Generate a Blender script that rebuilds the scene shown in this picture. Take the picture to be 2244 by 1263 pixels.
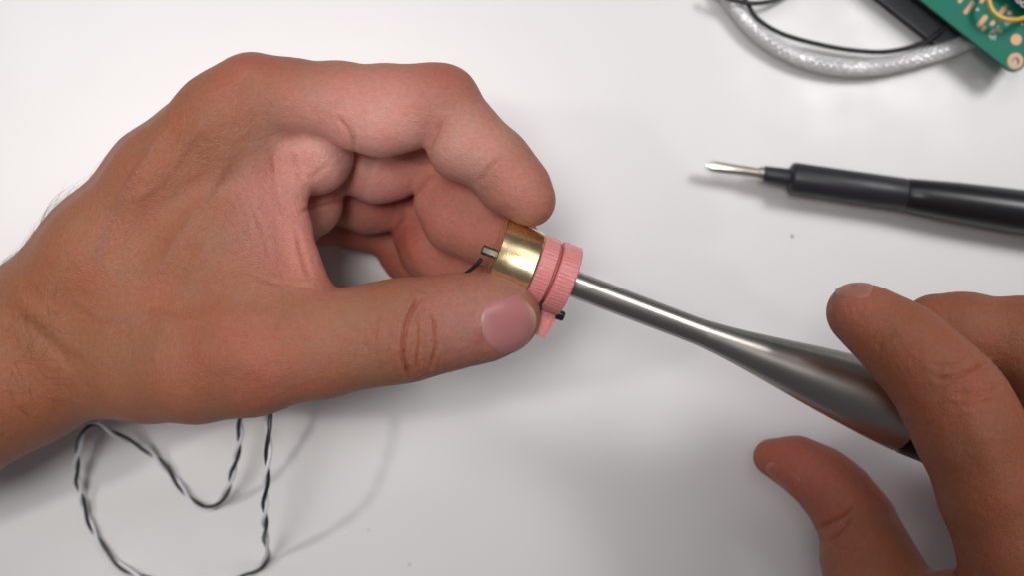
import bpy, bmesh, math, random
import numpy as np
from mathutils import Vector, Matrix
random.seed(7); rng = np.random.default_rng(7)
for o in list(bpy.data.objects): bpy.data.objects.remove(o)
scene = bpy.context.scene
COL = scene.collection

# ------------------------------------------------------------------ camera, light, exposure
CAM_Z = 400.0                       # millimetres above the table; the hands are held about 70 mm up
PXMM = 2244 * 0.33 / 0.25           # photo pixels per mm at 1 mm distance
cam = bpy.data.cameras.new("camera"); camo = bpy.data.objects.new("camera", cam); COL.objects.link(camo)
camo.location = (0, 0, CAM_Z / 1000)
cam.sensor_width = 36; cam.lens = 36 * 0.33 / 0.25
cam.clip_start = 0.01; cam.clip_end = 20
cam.dof.use_dof = True; cam.dof.focus_distance = 0.322; cam.dof.aperture_fstop = 10
scene.camera = camo

world = bpy.data.worlds.new("World"); scene.world = world; world.use_nodes = True
bg = world.node_tree.nodes["Background"]
bg.inputs[0].default_value = (0.97, 0.95, 1.0, 1); bg.inputs[1].default_value = 0.095

def area(name, loc, target, size, power, color, size_y=None):
    l = bpy.data.lights.new(name, 'AREA'); l.energy = power; l.color = color
    l.size = size
    if size_y: l.shape = 'RECTANGLE'; l.size_y = size_y
    o = bpy.data.objects.new(name, l); COL.objects.link(o); o.location = loc
    o.rotation_euler = (Vector(target) - Vector(loc)).to_track_quat('-Z', 'Y').to_euler()
    return o
area("ceiling_lamp_right", (0.80, 0.52, 1.05), (0, 0, 0.05), 0.42, 2.3, (1.0, 0.98, 0.98))
area("ceiling_lamp_back", (-0.12, 0.85, 1.25), (0, 0, 0.05), 0.9, 3.6, (1.0, 0.99, 0.99), 0.5)
def spot(name, loc, target, radius, power, color, size, blend):
    l = bpy.data.lights.new(name, 'SPOT'); l.energy = power; l.color = color; l.shadow_soft_size = radius
    l.spot_size = math.radians(size); l.spot_blend = blend
    o = bpy.data.objects.new(name, l); COL.objects.link(o); o.location = loc
    o.rotation_euler = (Vector(target) - Vector(loc)).to_track_quat('-Z', 'Y').to_euler()
spot("work_lamp", (-0.19, 0.14, 0.98), (-0.14, 0.078, 0), 0.18, 35.0, (1.0, 0.98, 0.965), 31, 1.0)
spot("ceiling_lamp_left", (-0.86, 0.06, 1.30), (-0.09, -0.05, 0), 0.05, 18.0, (1.0, 0.96, 0.91), 14, 1.0)
spot("bench_lamp", (0.70, 0.50, 0.85), (0.205, 0.08, 0), 0.17, 36.0, (1.0, 0.985, 0.985), 24, 1.0)

scene.view_settings.view_transform = 'Standard'; scene.view_settings.look = 'None'
scene.view_settings.gamma = 1; scene.view_settings.exposure = 0.0
scene.cycles.use_denoising = True
scene.cycles.max_bounces = 8

# ------------------------------------------------------------------ helpers
def PX(px, py, z):
    """point seen at photo pixel (px, py) standing z mm above the table, in mm"""
    d = CAM_Z - z
    return np.array([(px - 1122) * d / PXMM, (631.5 - py) * d / PXMM, z], dtype=np.float64)
def M(px, py, z): return Vector(PX(px, py, z) / 1000)
def to_px(p):
    d = CAM_Z - p[:, 2]
    return np.stack([p[:, 0] * PXMM / d + 1122, 631.5 - p[:, 1] * PXMM / d], 1)

def tag(o, label=None, cat=None, group=None, kind=None):
    if label: o["label"] = label
    if cat: o["category"] = cat
    if group: o["group"] = group
    if kind: o["kind"] = kind
    return o
def empty(name, loc):
    o = bpy.data.objects.new(name, None); o.empty_display_size = 0.01; COL.objects.link(o); o.location = loc; return o
def link(name, me, mat, parent=None, smooth=True):
    if mat is not None: me.materials.append(mat)
    if smooth: me.polygons.foreach_set("use_smooth", [True] * len(me.polygons))
    o = bpy.data.objects.new(name, me); COL.objects.link(o)
    if parent is not None:
        o.parent = parent
        o.matrix_parent_inverse = Matrix.Translation(-Vector(parent.location)) if parent.parent is None else Matrix.Translation(-Vector(parent.matrix_world.translation))
    return o
def from_bm(name, bm, mat, parent=None, smooth=True, sharp=35):
    me = bpy.data.meshes.new(name); bm.normal_update()
    for e in bm.edges:
        if len(e.link_faces) == 2 and e.calc_face_angle(0) > math.radians(sharp): e.smooth = False
    bm.to_mesh(me); bm.free()
    return link(name, me, mat, parent, smooth)

def catmull(pts, n):
    pts = [np.array(p, float) for p in pts]
    P = [2 * pts[0] - pts[1]] + pts + [2 * pts[-1] - pts[-2]]
    out = []
    for i in range(1, len(P) - 2):
        a, b, c, d = P[i - 1], P[i], P[i + 1], P[i + 2]
        for k in range(n):
            t = k / n
            out.append(.5 * (2 * b + (c - a) * t + (2 * a - 5 * b + 4 * c - d) * t * t + (3 * b - a - 3 * c + d) * t ** 3))
    out.append(pts[-1])
    return np.array(out)
def frames(path):
    T = np.gradient(path, axis=0); T /= np.linalg.norm(T, axis=1)[:, None]
    N = np.zeros_like(T); n = np.cross(T[0], [0, 0, 1.0])
    if np.linalg.norm(n) < 1e-6: n = np.array([1.0, 0, 0])
    for i in range(len(T)):
        n = n - T[i] * n.dot(T[i]); n /= np.linalg.norm(n); N[i] = n
    return T, N, np.cross(T, N)
def tube_bm(path_mm, r, seg=10, bm=None):
    """tube along a path (mm); r scalar or per point"""
    path = np.asarray(path_mm); r = np.broadcast_to(r, (len(path),))
    T, N, B = frames(path)
    own = bm is None; bm = bm or bmesh.new(); rings = []
    for i in range(len(path)):
        ring = []
        for k in range(seg):
            a = 2 * math.pi * k / seg
            ring.append(bm.verts.new((path[i] + r[i] * (math.cos(a) * N[i] + math.sin(a) * B[i])) / 1000))
        rings.append(ring)
    for i in range(len(path) - 1):
        for k in range(seg):
            bm.faces.new((rings[i][k], rings[i][(k + 1) % seg], rings[i + 1][(k + 1) % seg], rings[i + 1][k]))
    bm.faces.new(rings[0][::-1]); bm.faces.new(rings[-1])
    if own: bmesh.ops.recalc_face_normals(bm, faces=bm.faces)
    return bm
def lathe_bm(a, b, prof, seg=64, flat=None):
    """turned solid: prof = [(distance along a->b in mm, radius mm)]"""
    a, b = np.array(a, float), np.array(b, float)
    d = (b - a) / np.linalg.norm(b - a); u = np.cross(d, [0, 0, 1.0]); u /= np.linalg.norm(u); v = np.cross(u, d)
    bm = bmesh.new(); rings = []
    for (s, r) in prof:
        ring = []
        for k in range(seg):
            t = 2 * math.pi * k / seg
            ring.append(bm.verts.new((a + d * s + r * (math.cos(t) * u + math.sin(t) * v)) / 1000))
        rings.append(ring)
    for i in range(len(rings) - 1):
        for k in range(seg):
            bm.faces.new((rings[i][k], rings[i][(k + 1) % seg], rings[i + 1][(k + 1) % seg], rings[i + 1][k]))
    bm.faces.new(rings[0][::-1]); bm.faces.new(rings[-1])
    bmesh.ops.recalc_face_normals(bm, faces=bm.faces)
    return bm

# ------------------------------------------------------------------ materials
def mat(name, color=(.5, .5, .5), rough=.5, metal=0, **kw):
    m = bpy.data.materials.new(name); m.use_nodes = True
    b = m.node_tree.nodes["Principled BSDF"]
    b.inputs["Base Color"].default_value = (*color, 1); b.inputs["Roughness"].default_value = rough
    b.inputs["Metallic"].default_value = metal
    for k, v in kw.items(): b.inputs[k.replace("_", " ")].default_value = v
    return m, m.node_tree, b
def node(nt, t, **kw):
    n = nt.nodes.new(t)
    for k, v in kw.items():
        if k.startswith("i_"): n.inputs[k[2:].replace("_", " ")].default_value = v
        else: setattr(n, k, v)
    return n
def noise_rough(nt, b, scale, lo, hi, coord="Object"):
    tc = node(nt, "ShaderNodeTexCoord"); nz = node(nt, "ShaderNodeTexNoise", i_Scale=scale, i_Detail=6.0)
    mr = node(nt, "ShaderNodeMapRange"); mr.inputs[3].default_value = lo; mr.inputs[4].default_value = hi
    mr.inputs[1].default_value = .3; mr.inputs[2].default_value = .7
    nt.links.new(tc.outputs[coord], nz.inputs["Vector"]); nt.links.new(nz.outputs[0], mr.inputs[0]); nt.links.new(mr.outputs[0], b.inputs["Roughness"])
    return tc, nz
def add_bump(nt, b, height_socket, strength, dist):
    bp = node(nt, "ShaderNodeBump", i_Strength=strength, i_Distance=dist)
    nt.links.new(height_socket, bp.inputs["Height"]); nt.links.new(bp.outputs[0], b.inputs["Normal"]); return bp
def color_var(nt, b, fac, c1, c2):
    r = node(nt, "ShaderNodeMix", data_type='RGBA'); r.inputs[6].default_value = (*c1, 1); r.inputs[7].default_value = (*c2, 1)
    nt.links.new(fac, r.inputs[0]); nt.links.new(r.outputs[2], b.inputs["Base Color"])

# table laminate
TABLE, nt, b = mat("white_laminate", (.78, .77, .755), .42)
tc, nz = noise_rough(nt, b, 60, .36, .5)
n2 = node(nt, "ShaderNodeTexNoise", i_Scale=14.0, i_Detail=5.0); nt.links.new(tc.outputs["Object"], n2.inputs["Vector"])
color_var(nt, b, n2.outputs[0], (.765, .748, .745), (.80, .79, .79))
n3 = node(nt, "ShaderNodeTexNoise", i_Scale=900.0, i_Detail=3.0); nt.links.new(tc.outputs["Object"], n3.inputs["Vector"])
add_bump(nt, b, n3.outputs[0], .08, .0003)

def skin_material(name):
    m, nt, b = mat(name, (.5, .3, .2), .45)
    at = node(nt, "ShaderNodeAttribute", attribute_name="skin")
    tc = node(nt, "ShaderNodeTexCoord")
    nz = node(nt, "ShaderNodeTexNoise", i_Scale=110.0, i_Detail=7.0, i_Roughness=.65); nt.links.new(tc.outputs["Object"], nz.inputs["Vector"])
    n2 = node(nt, "ShaderNodeTexNoise", i_Scale=900.0, i_Detail=4.0, i_Roughness=.6); nt.links.new(tc.outputs["Object"], n2.inputs["Vector"])
    hs = node(nt, "ShaderNodeMix", data_type='RGBA', blend_type='OVERLAY'); hs.inputs[0].default_value = .45
    ramp = node(nt, "ShaderNodeValToRGB"); ramp.color_ramp.elements[0].position = .33; ramp.color_ramp.elements[1].position = .68
    ramp.color_ramp.elements[0].color = (.60, .40, .36, 1); ramp.color_ramp.elements[1].color = (.50, .56, .54, 1)
    nt.links.new(nz.outputs[0], ramp.inputs[0]); nt.links.new(at.outputs["Color"], hs.inputs[6]); nt.links.new(ramp.outputs[0], hs.inputs[7])
    h2 = node(nt, "ShaderNodeMix", data_type='RGBA', blend_type='OVERLAY'); h2.inputs[0].default_value = .22
    nt.links.new(hs.outputs[2], h2.inputs[6]); nt.links.new(n2.outputs[0], h2.inputs[7])
    n4 = node(nt, "ShaderNodeTexNoise", i_Scale=45.0, i_Detail=3.0); nt.links.new(tc.outputs["Object"], n4.inputs["Vector"])
    r4 = node(nt, "ShaderNodeValToRGB"); r4.color_ramp.elements[0].position = .35; r4.color_ramp.elements[1].position = .65
    r4.color_ramp.elements[0].color = (.57, .46, .45, 1); r4.color_ramp.elements[1].color = (.47, .54, .52, 1); nt.links.new(n4.outputs[0], r4.inputs[0])
    h4 = node(nt, "ShaderNodeMix", data_type='RGBA', blend_type='OVERLAY'); h4.inputs[0].default_value = .40
    nt.links.new(h2.outputs[2], h4.inputs[6]); nt.links.new(r4.outputs[0], h4.inputs[7])
    nt.links.new(h4.outputs[2], b.inputs["Base Color"])
    b.inputs["Subsurface Weight"].default_value = .22; b.inputs["Subsurface Radius"].default_value = (1, .32, .16)
    b.inputs["Subsurface Scale"].default_value = .0022
    b.inputs["Specular IOR Level"].default_value = .32
    mr = node(nt, "ShaderNodeMapRange"); mr.inputs[3].default_value = .42; mr.inputs[4].default_value = .62
    nt.links.new(nz.outputs[0], mr.inputs[0]); nt.links.new(mr.outputs[0], b.inputs["Roughness"])
    vo = node(nt, "ShaderNodeTexVoronoi", i_Scale=1500.0, feature='DISTANCE_TO_EDGE'); 
    wn = node(nt, "ShaderNodeTexNoise", i_Scale=420.0, i_Detail=4.0, i_Roughness=.65)
    mp = node(nt, "ShaderNodeMapping"); mp.inputs["Scale"].default_value = (1, 1.5, 1.2); nt.links.new(tc.outputs["Object"], mp.inputs[0])
    nt.links.new(mp.outputs[0], vo.inputs["Vector"]); nt.links.new(tc.outputs["Object"], wn.inputs["Vector"])
    ad = node(nt, "ShaderNodeMath", operation='MULTIPLY_ADD'); ad.inputs[1].default_value = .5
    nt.links.new(vo.outputs["Distance"], ad.inputs[0]); nt.links.new(wn.outputs[0], ad.inputs[2])
    add_bump(nt, b, ad.outputs[0], .75, .0005)
    return m
SKIN = skin_material("skin")
NAIL, nt, b = mat("nail_plate", (.62, .33, .33), .38, Subsurface_Weight=.25, Subsurface_Scale=.001)
b.inputs["Specular IOR Level"].default_value = .5
at = node(nt, "ShaderNodeAttribute", attribute_name="skin"); nt.links.new(at.outputs["Color"], b.inputs["Base Color"])
tc = node(nt, "ShaderNodeTexCoord"); nz = node(nt, "ShaderNodeTexNoise", i_Scale=500.0); nt.links.new(tc.outputs["Object"], nz.inputs["Vector"]); add_bump(nt, b, nz.outputs[0], .08, .0002)
HAIR, _, _ = mat("arm_hair_brown", (.13, .07, .04), .5)

# ------------------------------------------------------------------ table
bm = bmesh.new(); bmesh.ops.create_cube(bm, size=1)
bmesh.ops.scale(bm, vec=(1.3, .8, .025), verts=bm.verts); bmesh.ops.translate(bm, vec=(0, .02, -.0125), verts=bm.verts)
bmesh.ops.bevel(bm, geom=bm.edges[:], offset=.002, segments=2, affect='EDGES')
tag(from_bm("table_top", bm, TABLE), "plain white laminate table top under everything", "table", kind="structure")

# ------------------------------------------------------------------ implicit surface hands
class Field:
    def __init__(s, lo, hi, h):
        s.lo, s.h = np.array(lo, float), h
        s.n = np.ceil((np.array(hi) - s.lo) / h).astype(int) + 1
        s.f = np.full(s.n, 50.0, np.float32)
        s.ax = [(s.lo[i] + np.arange(s.n[i]) * h).astype(np.float32) for i in range(3)]
    def box(s, lo, hi):
        a = np.clip(np.floor((np.array(lo) - s.lo) / s.h).astype(int), 0, s.n); c = np.clip(np.ceil((np.array(hi) - s.lo) / s.h).astype(int) + 1, 0, s.n)
        sl = tuple(slice(a[i], c[i]) for i in range(3))
        if any(c[i] <= a[i] for i in range(3)): return None, None
        return sl, (s.ax[0][sl[0]][:, None, None], s.ax[1][sl[1]][None, :, None], s.ax[2][sl[2]][None, None, :])
    def smin(s, sl, d, k):
        a = s.f[sl]
        if k <= 0: s.f[sl] = np.minimum(a, d); return
        hh = np.maximum(k - np.abs(a - d), 0) / k
        s.f[sl] = np.minimum(a, d) - hh * hh * (k / 4)
    def cone(s, a, b, ra, rb, k, flat=None):
        m = max(ra, rb) * (1.0) + k + 3
        sl, g = s.box(np.minimum(a, b) - m, np.maximum(a, b) + m)
        if sl is None: return
        ab = (b - a).astype(np.float32); L2 = float(ab.dot(ab)) + 1e-9
        p = [g[i] - np.float32(a[i]) for i in range(3)]
        t = np.clip((p[0] * ab[0] + p[1] * ab[1] + p[2] * ab[2]) / L2, 0, 1)
        q = [p[i] - t * ab[i] for i in range(3)]
        d2 = q[0] ** 2 + q[1] ** 2 + q[2] ** 2
        if flat is not None:
            n, sc = flat; qn = q[0] * n[0] + q[1] * n[1] + q[2] * n[2]; d2 = d2 + qn * qn * (1 / sc ** 2 - 1)
        s.smin(sl, np.sqrt(d2) - (ra + (rb - ra) * t), k)
    def chain(s, nodes, k, flat=None):
        """nodes: (px, py, z mm, radius mm)"""
        P = [PX(*n[:3]) for n in nodes]
        for i in range(len(P) - 1): s.cone(P[i], P[i + 1], nodes[i][3], nodes[i + 1][3], k, flat)
    def tri(s, A, B, C, r, k):
        a, b, c = [PX(*q).astype(np.float32) for q in (A, B, C)]
        m = r + k + 3
        sl, g = s.box(np.minimum(np.minimum(a, b), c) - m, np.maximum(np.maximum(a, b), c) + m)
        if sl is None: return
        ba, cb, ac = b - a, c - b, a - c; nor = np.cross(ba, ac)
        pa = [g[i] - a[i] for i in range(3)]; pb = [g[i] - b[i] for i in range(3)]; pc = [g[i] - c[i] for i in range(3)]
        dot = lambda v, p: v[0] * p[0] + v[1] * p[1] + v[2] * p[2]
        ins = (np.sign(dot(np.cross(ba, nor), pa)) + np.sign(dot(np.cross(cb, nor), pb)) + np.sign(dot(np.cross(ac, nor), pc))) < 2
        def seg(v, p):
            t = np.clip(dot(v, p) / float(v.dot(v)), 0, 1); return (p[0] - v[0] * t) ** 2 + (p[1] - v[1] * t) ** 2 + (p[2] - v[2] * t) ** 2
        de = np.minimum(np.minimum(seg(ba, pa), seg(cb, pb)), seg(ac, pc)); dp = dot(nor, pa) ** 2 / float(nor.dot(nor))
        s.smin(sl, np.sqrt(np.where(ins, de, dp)) - r, k)
    def merge(s, o, k): s.smin((slice(None),) * 3, o.f, k)
    def sub(s): 
        o = Field.__new__(Field); o.lo, o.h, o.n, o.ax = s.lo, s.h, s.n, s.ax; o.f = np.full(s.n, 50.0, np.float32); return o
    def sample(s, p, arr=None):
        arr = s.f if arr is None else arr
        q = (p - s.lo) / s.h; q = np.clip(q, 0, s.n - 1.001); i = q.astype(int); t = q - i
        out = 0
        for dx in (0, 1):
            for dy in (0, 1):
                for dz in (0, 1):
                    w = (t[:, 0] if dx else 1 - t[:, 0]) * (t[:, 1] if dy else 1 - t[:, 1]) * (t[:, 2] if dz else 1 - t[:, 2])
                    out = out + w * arr[i[:, 0] + dx, i[:, 1] + dy, i[:, 2] + dz]
        return out
    def normal(s, p):
        e = s.h * 1.0; g = np.stack([s.sample(p + np.eye(3)[i] * e) - s.sample(p - np.eye(3)[i] * e) for i in range(3)], 1)
        return g / (np.linalg.norm(g, axis=1)[:, None] + 1e-9)
    def blur(s):
        f = s.f
        for ax in range(3):
            g = f.copy(); sl0 = [slice(None)] * 3; sl1 = [slice(None)] * 3; sl2 = [slice(None)] * 3
            sl0[ax] = slice(0, -2); sl1[ax] = slice(1, -1); sl2[ax] = slice(2, None)
            g[tuple(sl1)] = .25 * f[tuple(sl0)] + .5 * f[tuple(sl1)] + .25 * f[tuple(sl2)]; f = g
        s.f = f
    def mesh(s):
        f = s.f; ins = f < 0; n = np.array(f.shape)
        c = np.zeros(n - 1, np.int8)
        for dx in (0, 1):
            for dy in (0, 1):
                for dz in (0, 1): c += ins[dx:n[0] - 1 + dx, dy:n[1] - 1 + dy, dz:n[2] - 1 + dz]
        act = np.argwhere((c > 0) & (c < 8)); idx = np.full(n - 1, -1, np.int32); idx[tuple(act.T)] = np.arange(len(act))
        acc = np.zeros((len(act), 3)); cnt = np.zeros(len(act))
        for ax in range(3):
            o1, o2 = [i for i in range(3) if i != ax]
            for u in (0, 1):
                for v in (0, 1):
                    A = act.copy(); A[:, o1] += u; A[:, o2] += v; B = A.copy(); B[:, ax] += 1
                    fa, fb = f[tuple(A.T)], f[tuple(B.T)]; m = (fa < 0) != (fb < 0)
                    t = fa[m] / (fa[m] - fb[m]); pt = A[m].astype(float); pt[:, ax] += t
                    acc[m] += pt; cnt[m] += 1
        verts = s.lo + (acc / cnt[:, None]) * s.h
        quads = []
        for ax in range(3):
            sa = [slice(None)] * 3; sb = [slice(None)] * 3; sa[ax] = slice(0, -1); sb[ax] = slice(1, None)
            A, B = ins[tuple(sa)], ins[tuple(sb)]; ed = np.argwhere(A != B); sgn = A[tuple(ed.T)]
            o1, o2 = (ax + 1) % 3, (ax + 2) % 3
            ok = (ed[:, o1] > 0) & (ed[:, o2] > 0) & (ed[:, o1] < n[o1] - 1) & (ed[:, o2] < n[o2] - 1); ed, sgn = ed[ok], sgn[ok]
            q = []
            for (u, v) in ((-1, -1), (0, -1), (0, 0), (-1, 0)):
                E = ed.copy(); E[:, o1] += u; E[:, o2] += v; q.append(idx[tuple(E.T)])
            q = np.stack(q, 1); q[~sgn] = q[~sgn][:, ::-1]; quads.append(q)
        return verts, np.concatenate(quads)

def np_mesh(name, verts_mm, quads, colors=None):
    me = bpy.data.meshes.new(name); me.vertices.add(len(verts_mm)); me.vertices.foreach_set("co", (verts_mm / 1000).astype(np.float32).ravel())
    k = quads.shape[1]; me.loops.add(quads.size); me.loops.foreach_set("vertex_index", quads.astype(np.int32).ravel())
    me.polygons.add(len(quads)); me.polygons.foreach_set("loop_start", np.arange(0, quads.size, k, dtype=np.int32))
    me.polygons.foreach_set("loop_total", np.full(len(quads), k, np.int32)); me.update(calc_edges=True); me.validate()
    if colors is not None:
        at = me.attributes.new("skin", 'FLOAT_COLOR', 'POINT'); at.data.foreach_set("color", np.concatenate([colors, np.ones((len(colors), 1))], 1).astype(np.float32).ravel())
    return me
def dist_poly(q, pts):
    pts = np.array(pts, float); full = np.full(len(q), 1e9)
    near = np.where((q[:, 0] > pts[:, 0].min() - 90) & (q[:, 0] < pts[:, 0].max() + 90) & (q[:, 1] > pts[:, 1].min() - 90) & (q[:, 1] < pts[:, 1].max() + 90))[0]
    q = q[near]; best = np.full(len(q), 1e9)
    for i in range(len(pts) - 1):
        a, ab = pts[i], pts[i + 1] - pts[i]; t = np.clip(((q - a) @ ab) / (ab @ ab + 1e-9), 0, 1)
        best = np.minimum(best, np.linalg.norm(q - a - t[:, None] * ab, axis=1))
    full[near] = best
    return full
def ends_fade(q, pts, fade=14):
    pts = np.array(pts, float); d0 = np.linalg.norm(q - pts[0], axis=1); d1 = np.linalg.norm(q - pts[-1], axis=1)
    return np.clip(np.minimum(d0, d1) / fade + .15, 0, 1)

def finish_hand(F, name, creases, blobs, base, palmar, zones, ridges=(), veins=()):
    """mesh the field, press in creases, raise ridges, colour the skin.
    creases: (polyline px, width px, depth mm, zmin, redness); ridges likewise with height; blobs: (px, py, sigma px, colour, weight, zmin, zmax)"""
    v, q = F.mesh()
    n = F.normal(v); p2 = to_px(v)
    disp = np.zeros(len(v)); red = np.zeros(len(v))
    up = np.clip(n[:, 2] * 3 + .4, 0, 1)
    for (pl, w, dep, zmin, rd) in creases:
        pl = catmull(pl, 6) if len(pl) > 2 else pl
        d = dist_poly(p2, pl); e = np.exp(-(d / w) ** 2) * (v[:, 2] > zmin) * up * ends_fade(p2, pl)
        disp -= dep * e; disp += .28 * dep * np.exp(-((d - 2.3 * w) / (1.3 * w)) ** 2) * (v[:, 2] > zmin) * up * ends_fade(p2, pl); red = np.maximum(red, rd * e)
    for (pl, w, hgt, zmin) in ridges:
        pl = catmull(pl, 6) if len(pl) > 2 else pl
        d = dist_poly(p2, pl); disp += hgt * np.exp(-(d / w) ** 2) * (v[:, 2] > zmin) * up * ends_fade(p2, pl, 50)
    vein = np.zeros(len(v))
    for (pl, w, hgt, zmin, cw) in veins:
        pl = catmull(pl, 6); d = dist_poly(p2, pl); e = np.exp(-(d / w) ** 2) * (v[:, 2] > zmin) * up * ends_fade(p2, pl, 40)
        disp += hgt * e; vein = np.maximum(vein, cw * e)
    v = v + n * disp[:, None]
    col = np.tile(np.array(base), (len(v), 1))
    for (x, y, sg, c, w, z0, z1) in blobs:
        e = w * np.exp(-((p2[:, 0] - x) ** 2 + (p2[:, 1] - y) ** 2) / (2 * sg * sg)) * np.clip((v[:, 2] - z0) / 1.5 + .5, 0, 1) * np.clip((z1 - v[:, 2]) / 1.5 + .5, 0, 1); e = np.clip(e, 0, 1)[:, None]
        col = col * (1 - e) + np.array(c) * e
    e = np.clip(vein, 0, 1)[:, None]; col = col * (1 - e) + np.array((.20, .105, .085)) * e
    e = np.clip(red, 0, 1)[:, None]; col = col * (1 - e) + np.array((.30, .075, .045)) * e
    me = np_mesh(name, v, q, np.clip(col, 0, 1))
    return link(name, me, SKIN)

def make_nail(F, hand, cx, cy, ang, L, W, view, z_start, colors, dome=.9, lift=.25, tip_over=0.6):
    """nail plate: a superellipse laid on the finger. centre px at z_start; ang = direction (rad, image y down) to the tip; L, W half sizes mm; view = outward normal"""
    c = PX(cx, cy, z_start); nrm = np.array(view, float); nrm /= np.linalg.norm(nrm)
    u = np.array([math.cos(ang), -math.sin(ang), 0.0]); u -= nrm * u.dot(nrm); u /= np.linalg.norm(u); w = np.cross(nrm, u)
    NU, NV = 28, 28; pts = []; uv = []
    for i in range(NU + 1):
        for j in range(NV + 1):
            a, bq = -1 + 2 * i / NU, -1 + 2 * j / NV
            # square to rounded nail: width shrinks towards the ends
            ww = (1 - abs(a) ** (5 if a < 0 else 3.2) * (.30 if a < 0 else .45))
            aa = a * (1 - (.10 if a < 0 else .22) * bq * bq)
            pts.append(c + u * aa * L + w * bq * W * ww); uv.append((a, bq))
    pts = np.array(pts); uv = np.array(uv); p = pts + nrm * 12
    for _ in range(60):
        d = F.sample(p); p = p - nrm * np.clip(d, -1, 1)[:, None] * .7
    h = (p - pts) @ nrm
    h = h.reshape(NU + 1, NV + 1)
    # smooth plate: keep a low-order fit of the skin below so that it is a hard, even shell
    A = np.stack([np.ones(len(uv)), uv[:, 0], uv[:, 1], uv[:, 0] ** 2, uv[:, 1] ** 2, uv[:, 0] * uv[:, 1], uv[:, 1] ** 4], 1)
    sel = (np.abs(F.sample(p)) < .25) & (h.ravel() > -3)
    co, *_ = np.linalg.lstsq(A[sel], h.ravel()[sel], rcond=None); hf = A @ co
    edge = np.clip((np.abs(uv[:, 1]) - .62) / .38, 0, 1) ** 2 * .75 + np.clip((-uv[:, 0] - .6) / .4, 0, 1) ** 2 * .55
    hh = hf; top = pts + nrm * (hh + lift - edge)[:, None]
    col = np.tile(np.array(colors[0]), (len(uv), 1))
    lun = 1 / (1 + np.exp((uv[:, 0] + .66 + .25 * uv[:, 1] ** 2) * 16)); col = col * (1 - lun[:, None]) + np.array(colors[1]) * lun[:, None]
    fr = 1 / (1 + np.exp(-(uv[:, 0] - .86 + .05 * uv[:, 1] ** 2) * 30)); col = col * (1 - fr[:, None]) + np.array(colors[2]) * fr[:, None]
    idx = np.arange((NU + 1) * (NV + 1)).reshape(NU + 1, NV + 1)
    q = np.stack([idx[:-1, :-1].ravel(), idx[1:, :-1].ravel(), idx[1:, 1:].ravel(), idx[:-1, 1:].ravel()], 1)
    bot = top - nrm * .55; N0 = len(top); qb = q[:, ::-1] + N0
    rim = np.concatenate([idx[:, 0], idx[-1, 1:], idx[::-1, -1][1:], idx[0, ::-1][1:]])
    qs = np.stack([rim[:-1], rim[:-1] + N0, rim[1:] + N0, rim[1:]], 1)
    me = np_mesh("nail", np.concatenate([top, bot]), np.concatenate([q, qb, qs]), np.concatenate([col, col]))
    bm = bmesh.new(); bm.from_mesh(me); bmesh.ops.recalc_face_normals(bm, faces=bm.faces); bm.to_mesh(me); bm.free()
    return link("nail", me, NAIL, hand)

TAN = (.290, .120, .068); PINK = (.70, .355, .315); REDD = (.380, .115, .080); BROWN = (.250, .094, .040)
# ---- the left hand
F = Field(PX(-420, 1150, 0) * [1, 1, 0] + [0, 0, 0.4], [22, 66, 96], .55)
palm = F
ZF = (np.array([0, 0, 1.0]), .86)
# forearm and wrist
palm.chain([(-420, 985, 44, 24), (-150, 880, 43, 23.5), (30, 800, 43, 21.5)], 6)
palm.chain([(30, 790, 42, 21.5), (160, 705, 42, 20)], 8)
# metacarpals, index uppermost
palm.chain([(140, 655, 56, 13.5), (218, 556, 60, 12.2), (360, 395, 64, 11.2), (490, 265, 67, 10.4), (556, 206, 68, 9.3)], 9)
palm.chain([(150, 640, 46, 13.5), (218, 545, 46, 12.6), (350, 390, 49, 11.5), (465, 300, 51, 10.5), (590, 325, 51, 9.8)], 9)
palm.chain([(120, 680, 34, 15), (250, 570, 33, 12), (420, 430, 33, 10.5), (610, 400, 33, 9.5)], 9)
palm.chain([(120, 740, 28, 15), (260, 660, 23, 12), (430, 520, 18, 10.5), (620, 455, 16, 9)], 9)
# palm body
palm.tri((180, 690, 40), (560, 360, 42), (520, 560, 36), 10, 9)
palm.tri((180, 690, 28), (570, 440, 24), (430, 600, 22), 9, 9)
# first web: muscle between thumb and index
palm.tri((190, 690, 58), (548, 330, 63), (600, 590, 67), 8.4, 9)
palm.chain([(330, 640, 62, 12), (480, 560, 66, 10.5), (560, 640, 70, 10)], 10)
# palm lobes under the finger bases
palm.chain([(630, 300, 61, 9.5), (686, 322, 61, 9.4), (690, 348, 60, 9.2)], 3)
palm.chain([(620, 400, 46, 9.5), (668, 432, 45, 9.4), (674, 448, 44, 9.0)], 2.2)
palm.chain([(600, 450, 28, 9.5), (640, 480, 29, 9.0)], 2.2)
# thumb
thumb = F.sub()
thumb.chain([(130, 785, 50, 16), (330, 788, 62, 15), (430, 790, 69, 14.6), (545, 782, 74, 13.6), (700, 756, 77, 12.0), (820, 735, 78, 11.2), (900, 722, 78.5, 11.2), (1000, 704, 78, 10.2), (1078, 694, 76, 9.2), (1112, 692, 74.5, 7.6)], 5, ZF)
thumb.chain([(1000, 700, 73, 8), (1100, 680, 71, 7)], 4)
palm.merge(thumb, 9)
# skin fold along the web edge
palm.chain([(634, 350, 64, 2.6), (640, 420, 67, 2.4), (650, 500, 69, 2.4), (665, 570, 71, 2.6), (676, 625, 73, 3.2), (690, 665, 75, 4)], 5)
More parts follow.
